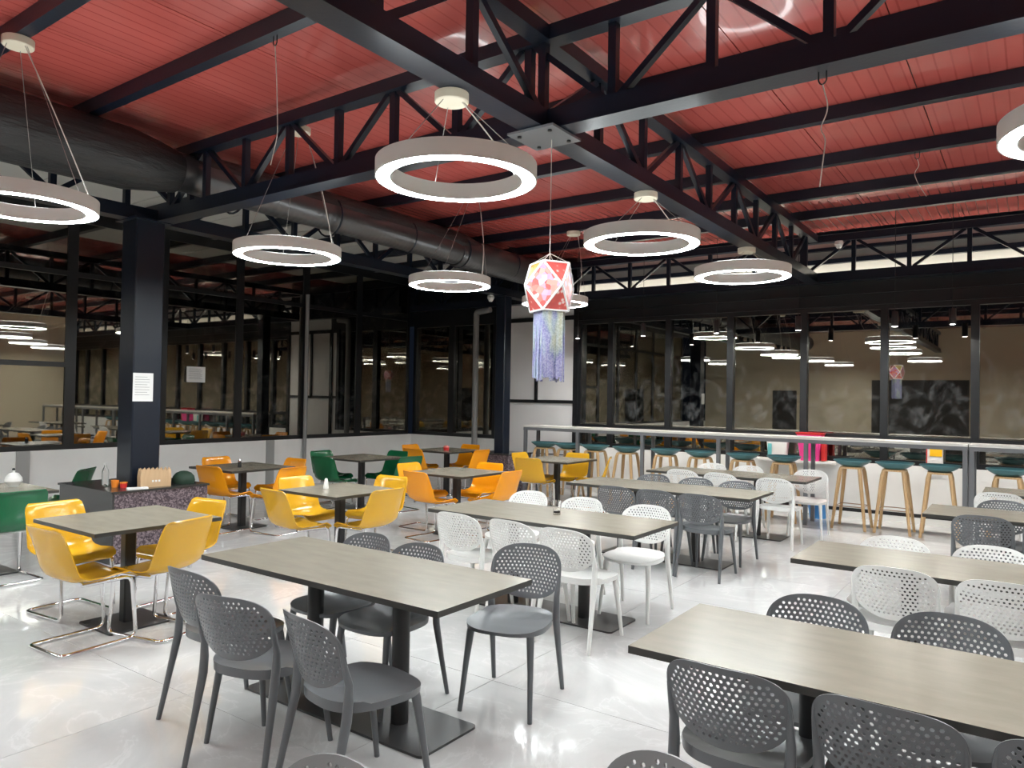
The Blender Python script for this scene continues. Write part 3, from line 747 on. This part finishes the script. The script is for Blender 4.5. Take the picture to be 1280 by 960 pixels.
bm = bmesh.new(); bm.from_mesh(me); bmesh.ops.recalc_face_normals(bm, faces=bm.faces); bmesh.ops.solidify(bm, geom=bm.faces[:], thickness=.003); bm.to_mesh(me); bm.free()
obj('bag_body', me, o)
for k in range(3): bpart('print_mark', o, (.0+.03*(k-1), -D/2-.0035, .06), (.018, .002, .02), whitep)
tag(obj('napkin_pad', MB().prism(rrect(.19, .09, .006), 0, .014).mesh('napkin_pad', paper), None, (-7.24, 3.80, PH), 1.2), 'flat white pad of napkins in front of the paper bag', 'napkins')
m = MB(); prof = [(0, 0), (.105, 0), (.115, .03), (.105, .075), (.075, .11), (.035, .128), (0, .132)]
bgo = lathe_obj('green_cap', prof, dgreen, 22, None, (-7.37, 4.36, PH)); tag(bgo, 'dark green rounded cloth bundle on the plinth beside the paper bag', 'bundle')
# small things on tables
def shaker(x, y, mat, capm, label, h=.085, name='salt_shaker'):
    o = thing(name, label, 'shaker', (x, y, .75)); lathe_obj('body', [(0, 0), (.024, 0), (.026, .01), (.02, h*.7), (0, h*.7)], mat, 16, o); lathe_obj('cap', [(0, h*.7), (.017, h*.7), (.016, h*.88), (.01, h), (0, h)], capm, 14, o)
shaker(-5.62, 4.8, whitep, whitep, 'white salt shaker on the square yellow table', .1)
shaker(-7.98, 5.45, blackp, chrome, 'dark pepper shaker on the orange table behind the plinth', .1, 'pepper_shaker')
o = thing('sauce_pot', 'small red pot on the far left corner table', 'pot', (-8.15, 9.55, .75)); lathe_obj('pot', [(0, 0), (.045, 0), (.05, .05), (0, .05)], redp, 18, o); lathe_obj('lid', [(0, .05), (.052, .05), (.04, .075), (0, .085)], P('coral_lid', (.75, .2, .17), .4), 18, o)
o = thing('drinking_glass', 'empty clear drinking glass with dark base on the table with white chairs', 'glass', (-3.075, 4.958, .75))
lathe_obj('glass_wall', [(0, 0), (.03, 0), (.036, .11), (.033, .11), (.027, .012), (0, .012)], clear, 20, o)
lathe_obj('drink', [(0, .013), (.0265, .013), (.0272, .03), (0, .03)], blackp, 18, o)
o = thing('sugar_pot', 'white lidded pot standing on the table at the left edge', 'pot', (-7.85, 2.94, .75))
lathe_obj('pot', [(0, 0), (.04, 0), (.045, .01), (.075, .05), (.07, .085), (.06, .095), (0, .095)], whitep, 22, o); lathe_obj('lid', [(0, .095), (.062, .095), (.04, .125), (.012, .132), (.014, .15), (0, .155)], whitep, 20, o); lathe_obj('knob', [(0, .152), (.014, .153), (.012, .17), (0, .175)], blackp, 12, o)
# things on the window ledge and floor behind the bar
o = thing('pink_bin', 'bright pink plastic bin with red side on the window ledge', 'bin', (-2.72, YB-.185, .8))
def tapered(name, w0, w1, d0, d1, z0, z1, mat, parent, loc=(0, 0, 0)):
    m = MB(); a = rrect(w0, d0, .03); b = rrect(w1, d1, .03); c_ = rrect(w1-.02, d1-.02, .025); e_ = rrect(w0-.02, d0-.02, .025); n = len(a)
    m.add([(x, y, z0) for x, y in a]+[(x, y, z1) for x, y in b]+[(x, y, z1) for x, y in c_]+[(x, y, z0+.01) for x, y in e_],
          [tuple(range(n-1, -1, -1))]+[(r*n+k, r*n+(k+1) % n, (r+1)*n+(k+1) % n, (r+1)*n+k) for r in range(3) for k in range(n)]+[tuple(3*n+k for k in range(n))])
    return obj(name, m.mesh(name, mat), parent, loc)
tag(obj('window_shelf', boxmesh((1.2, .25, .03), paint), None, (-2.95, YB-.18, .785)), 'white shelf board along the far ledge under the pink bin', 'shelf')
tapered('bin_body', .26, .36, .18, .22, 0, .4, pink, o); bpart('red_side', o, (.19, 0, .18), (.06, .14, .34), redp, .01); tapered('rim', .37, .40, .225, .235, .385, .415, redp, o)
o = thing('carrier_bag', 'white plastic bag with aqua mark beside the pink bin', 'bag', (-3.2, YB-.17, .8))
tapered('bag_body', .26, .33, .14, .12, 0, .32, whitep, o); bpart('aqua_mark', o, (-.1, -.078, .14), (.06, .006, .18), tealp, .002)
o = thing('wall_dispenser', 'white dispenser with yellow label behind the bar near the right', 'dispenser', (-1.12, YB-.05, .83))
bpart('body', o, (0, -.03, .14), (.2, .1, .28), whitep, .01); bpart('yellow_label', o, (.02, -.084, .19), (.15, .008, .13), yel, .002); bpart('printed_edge', o, (-.09, -.083, .14), (.012, .006, .24), redp)
o = thing('blue_bucket', 'blue plastic bucket on the floor behind the white chair', 'bucket', (-2.55, 11.25, 0))
lathe_obj('bucket_body', [(0, 0), (.11, 0), (.145, .24), (.135, .24), (.1, .012), (0, .012)], blue, 24, o)
me = MB().tube([(.145*math.cos(a), -.02-.04*math.sin(a), .235-.1*math.sin(a)) for a in [pi*k/10 for k in range(11)]], .004, 6).mesh('handle', whitep); obj('handle', me, o)

# ------------------------------------------------------------------ notices
def notice(label, loc, rz, w_, h_):
    o = thing('paper_notice', label, 'notice', loc, rz); bpart('sheet', o, (0, 0, 0), (w_, .003, h_), paper)
    for k in range(8): bpart('text_line', o, (-.01 if k % 3 else -.02, -.0025, h_*(.36-.09*k)), (w_*(.72 if k % 3 else .6), .001, .004), ink)
notice('white printed notice taped to the black column', (-7.62+.1545, 3.95, 1.71), pi/2, .21, .29)
notice('landscape white notice taped inside the left window', (XL+.012, 6.67, 1.95), pi/2, .32, .25)

# ------------------------------------------------------------------ pipes, cameras, wires
tag(obj('downpipe', smooth_angle(MB().tube(arc_round([(0, 0, 0), (0, 0, 3.36), (.35, 0, 3.4)], .06, 5), .06, 14).mesh('downpipe', P('grey_pvc', (.27, .27, .27), .45)), 40), None, (-9.15, YB-.12, .0)), 'grey vertical downpipe in front of the corner window', 'pipe')
tag(obj('conduit', smooth_angle(MB().tube([(0, 0, .0), (0, 0, 3.5)], .035, 10).mesh('conduit', MATS['grey_pvc']), 40), None, (XL+.06, 8.82, .0)), 'slim grey conduit on the left window mullion', 'pipe')
def dome(label, loc):
    o = thing('dome_camera', label, 'security camera', loc)
    lathe_obj('base', [(0, 0), (.055, 0), (.06, -.015), (.06, -.05), (.05, -.06), (0, -.06)], whitep, 24, o); lathe_obj('eye', [(0, -.115), (.03, -.105), (.046, -.08), (.05, -.06), (0, -.06)], whitep, 20, o); lathe_obj('lens', [(0, -.118), (.014, -.116), (.018, -.106), (0, -.104)], blackp, 12, o)
dome('white dome security camera under the truss at the far column', (-7.75, 10.2, 3.44))
dome('white security camera hanging inside the far truss at right', (-2.35, 11.52, 4.04))
def hanging(label, x, y, z, pts):
    o = thing('hanging_wire', label, 'wire', (x, y, z), 0, 'loose wires on roof hooks')
    hk = MB().tube([(-.02, 0, .0), (-.02, 0, -.05), (-.012, 0, -.066), (0, 0, -.072), (.012, 0, -.066), (.02, 0, -.05), (.02, 0, 0)], .004, 6).mesh('hook', blackp); obj('hook', hk, o)
    me = MB().tube(arc_round([(0, 0, -.07)]+pts, .05, 4), .0035, 5).mesh('flex', cordm); obj('flex', me, o)
hanging('loose wire on a hook under the right half of the cross truss', -.93, 4.12, 3.44, [(.03, .02, -.2), (-.02, .03, -.3), (.02, .0, -.36), (-.01, .0, -.62)])
hanging('loose wire on a hook under the fifth purlin at right', -.95, 8.15, CZ-.12, [(.02, 0, -.14), (-.03, 0, -.2), (.0, 0, -.3), (.08, 0, -.45)])
hanging('loose wire hanging from the second purlin left of the big ring lamp', -4.3, 3.14, CZ-.12, [(.03, 0, -.35), (.05, 0, -.7), (-.02, 0, -.9)])

# ------------------------------------------------------------------ festival lantern
lx, ly, lz = -2.66, 4.15, 2.41
o = thing('festival_lantern', 'pink foil paper lantern with silver tinsel edges and hanging streamers', 'lantern', (lx, ly, lz), math.radians(60))
a_ = .125; hz_ = .16; mr = .182
T = [(a_*math.cos(k*pi/2+pi/4)*1.08, a_*math.sin(k*pi/2+pi/4)*1.08, hz_) for k in range(4)]
Bt = [(x, y, -hz_) for x, y, z in T]
Md = [(mr*math.cos(k*pi/2), mr*math.sin(k*pi/2), 0) for k in range(4)]
V = T+Bt+Md
def foil(nm, pts_, mt):
    me = MB().add(pts_, [tuple(range(len(pts_)))]).mesh(nm, mt, recalc=False); bm = bmesh.new(); bm.from_mesh(me)
    for f in bm.faces:
        f.normal_update()
        if f.normal.dot(f.calc_center_median()) < 0: f.normal_flip()
    bmesh.ops.solidify(bm, geom=bm.faces[:], thickness=.003); bm.to_mesh(me); bm.free(); obj(nm, me, o)
for k in range(4):
    l = (k+1) % 4
    foil('diamond_face', [T[k], Md[l], Bt[k], Md[k]], kan2)
    foil('upper_face', [T[k], T[(k-1) % 4], Md[k]], kan3 if k % 2 == 0 else kan)
    foil('lower_face', [Bt[k], Md[k], Bt[(k-1) % 4]], kan)
tm_ = MB()
for k in range(4):
    l = (k+1) % 4
    for A, B in ((T[k], Md[k]), (T[k], Md[l]), (Bt[k], Md[k]), (Bt[k], Md[l]), (T[k], T[l]), (Bt[k], Bt[l])): tm_.tube([A, B], .0075, 6)
obj('tinsel_edges', tm_.mesh('tinsel_edges', tinsel), o)
sm_ = MB()
for k in range(36):
    f_ = k/36*4; i = int(f_); t_ = f_-i
    A, B = Vector(Bt[i])*.78, Vector(Bt[(i+1) % 4])*.78; p_ = A.lerp(B, t_); d_ = (B-A).normalized(); q = d_*.0095; nrm = Vector((d_.y, -d_.x, 0))*.0006
    zt, zb = -hz_, -hz_-.44-random.uniform(0, .035); sw = Vector((random.uniform(-.006, .006), random.uniform(-.006, .006), 0))
    a0 = Vector((p_.x, p_.y, zt)); b0 = Vector((p_.x, p_.y, zb))+sw
    sm_.add([a0-q-nrm, a0+q-nrm, b0+q-nrm, b0-q-nrm, a0-q+nrm, a0+q+nrm, b0+q+nrm, b0-q+nrm], [(0, 1, 2, 3), (7, 6, 5, 4), (0, 4, 5, 1), (1, 5, 6, 2), (2, 6, 7, 3), (3, 7, 4, 0)])
so = obj('streamers', sm_.mesh('streamers', holo), o); so['kind'] = 'stuff'
tm_ = MB().tube([(0, 0, hz_), (0, 0, 3.41-lz)], .003, 6)
for k in range(4): tm_.tube([T[k], (0, 0, hz_+.07)], .002, 5)
obj('string', tm_.mesh('string', cordm), o)
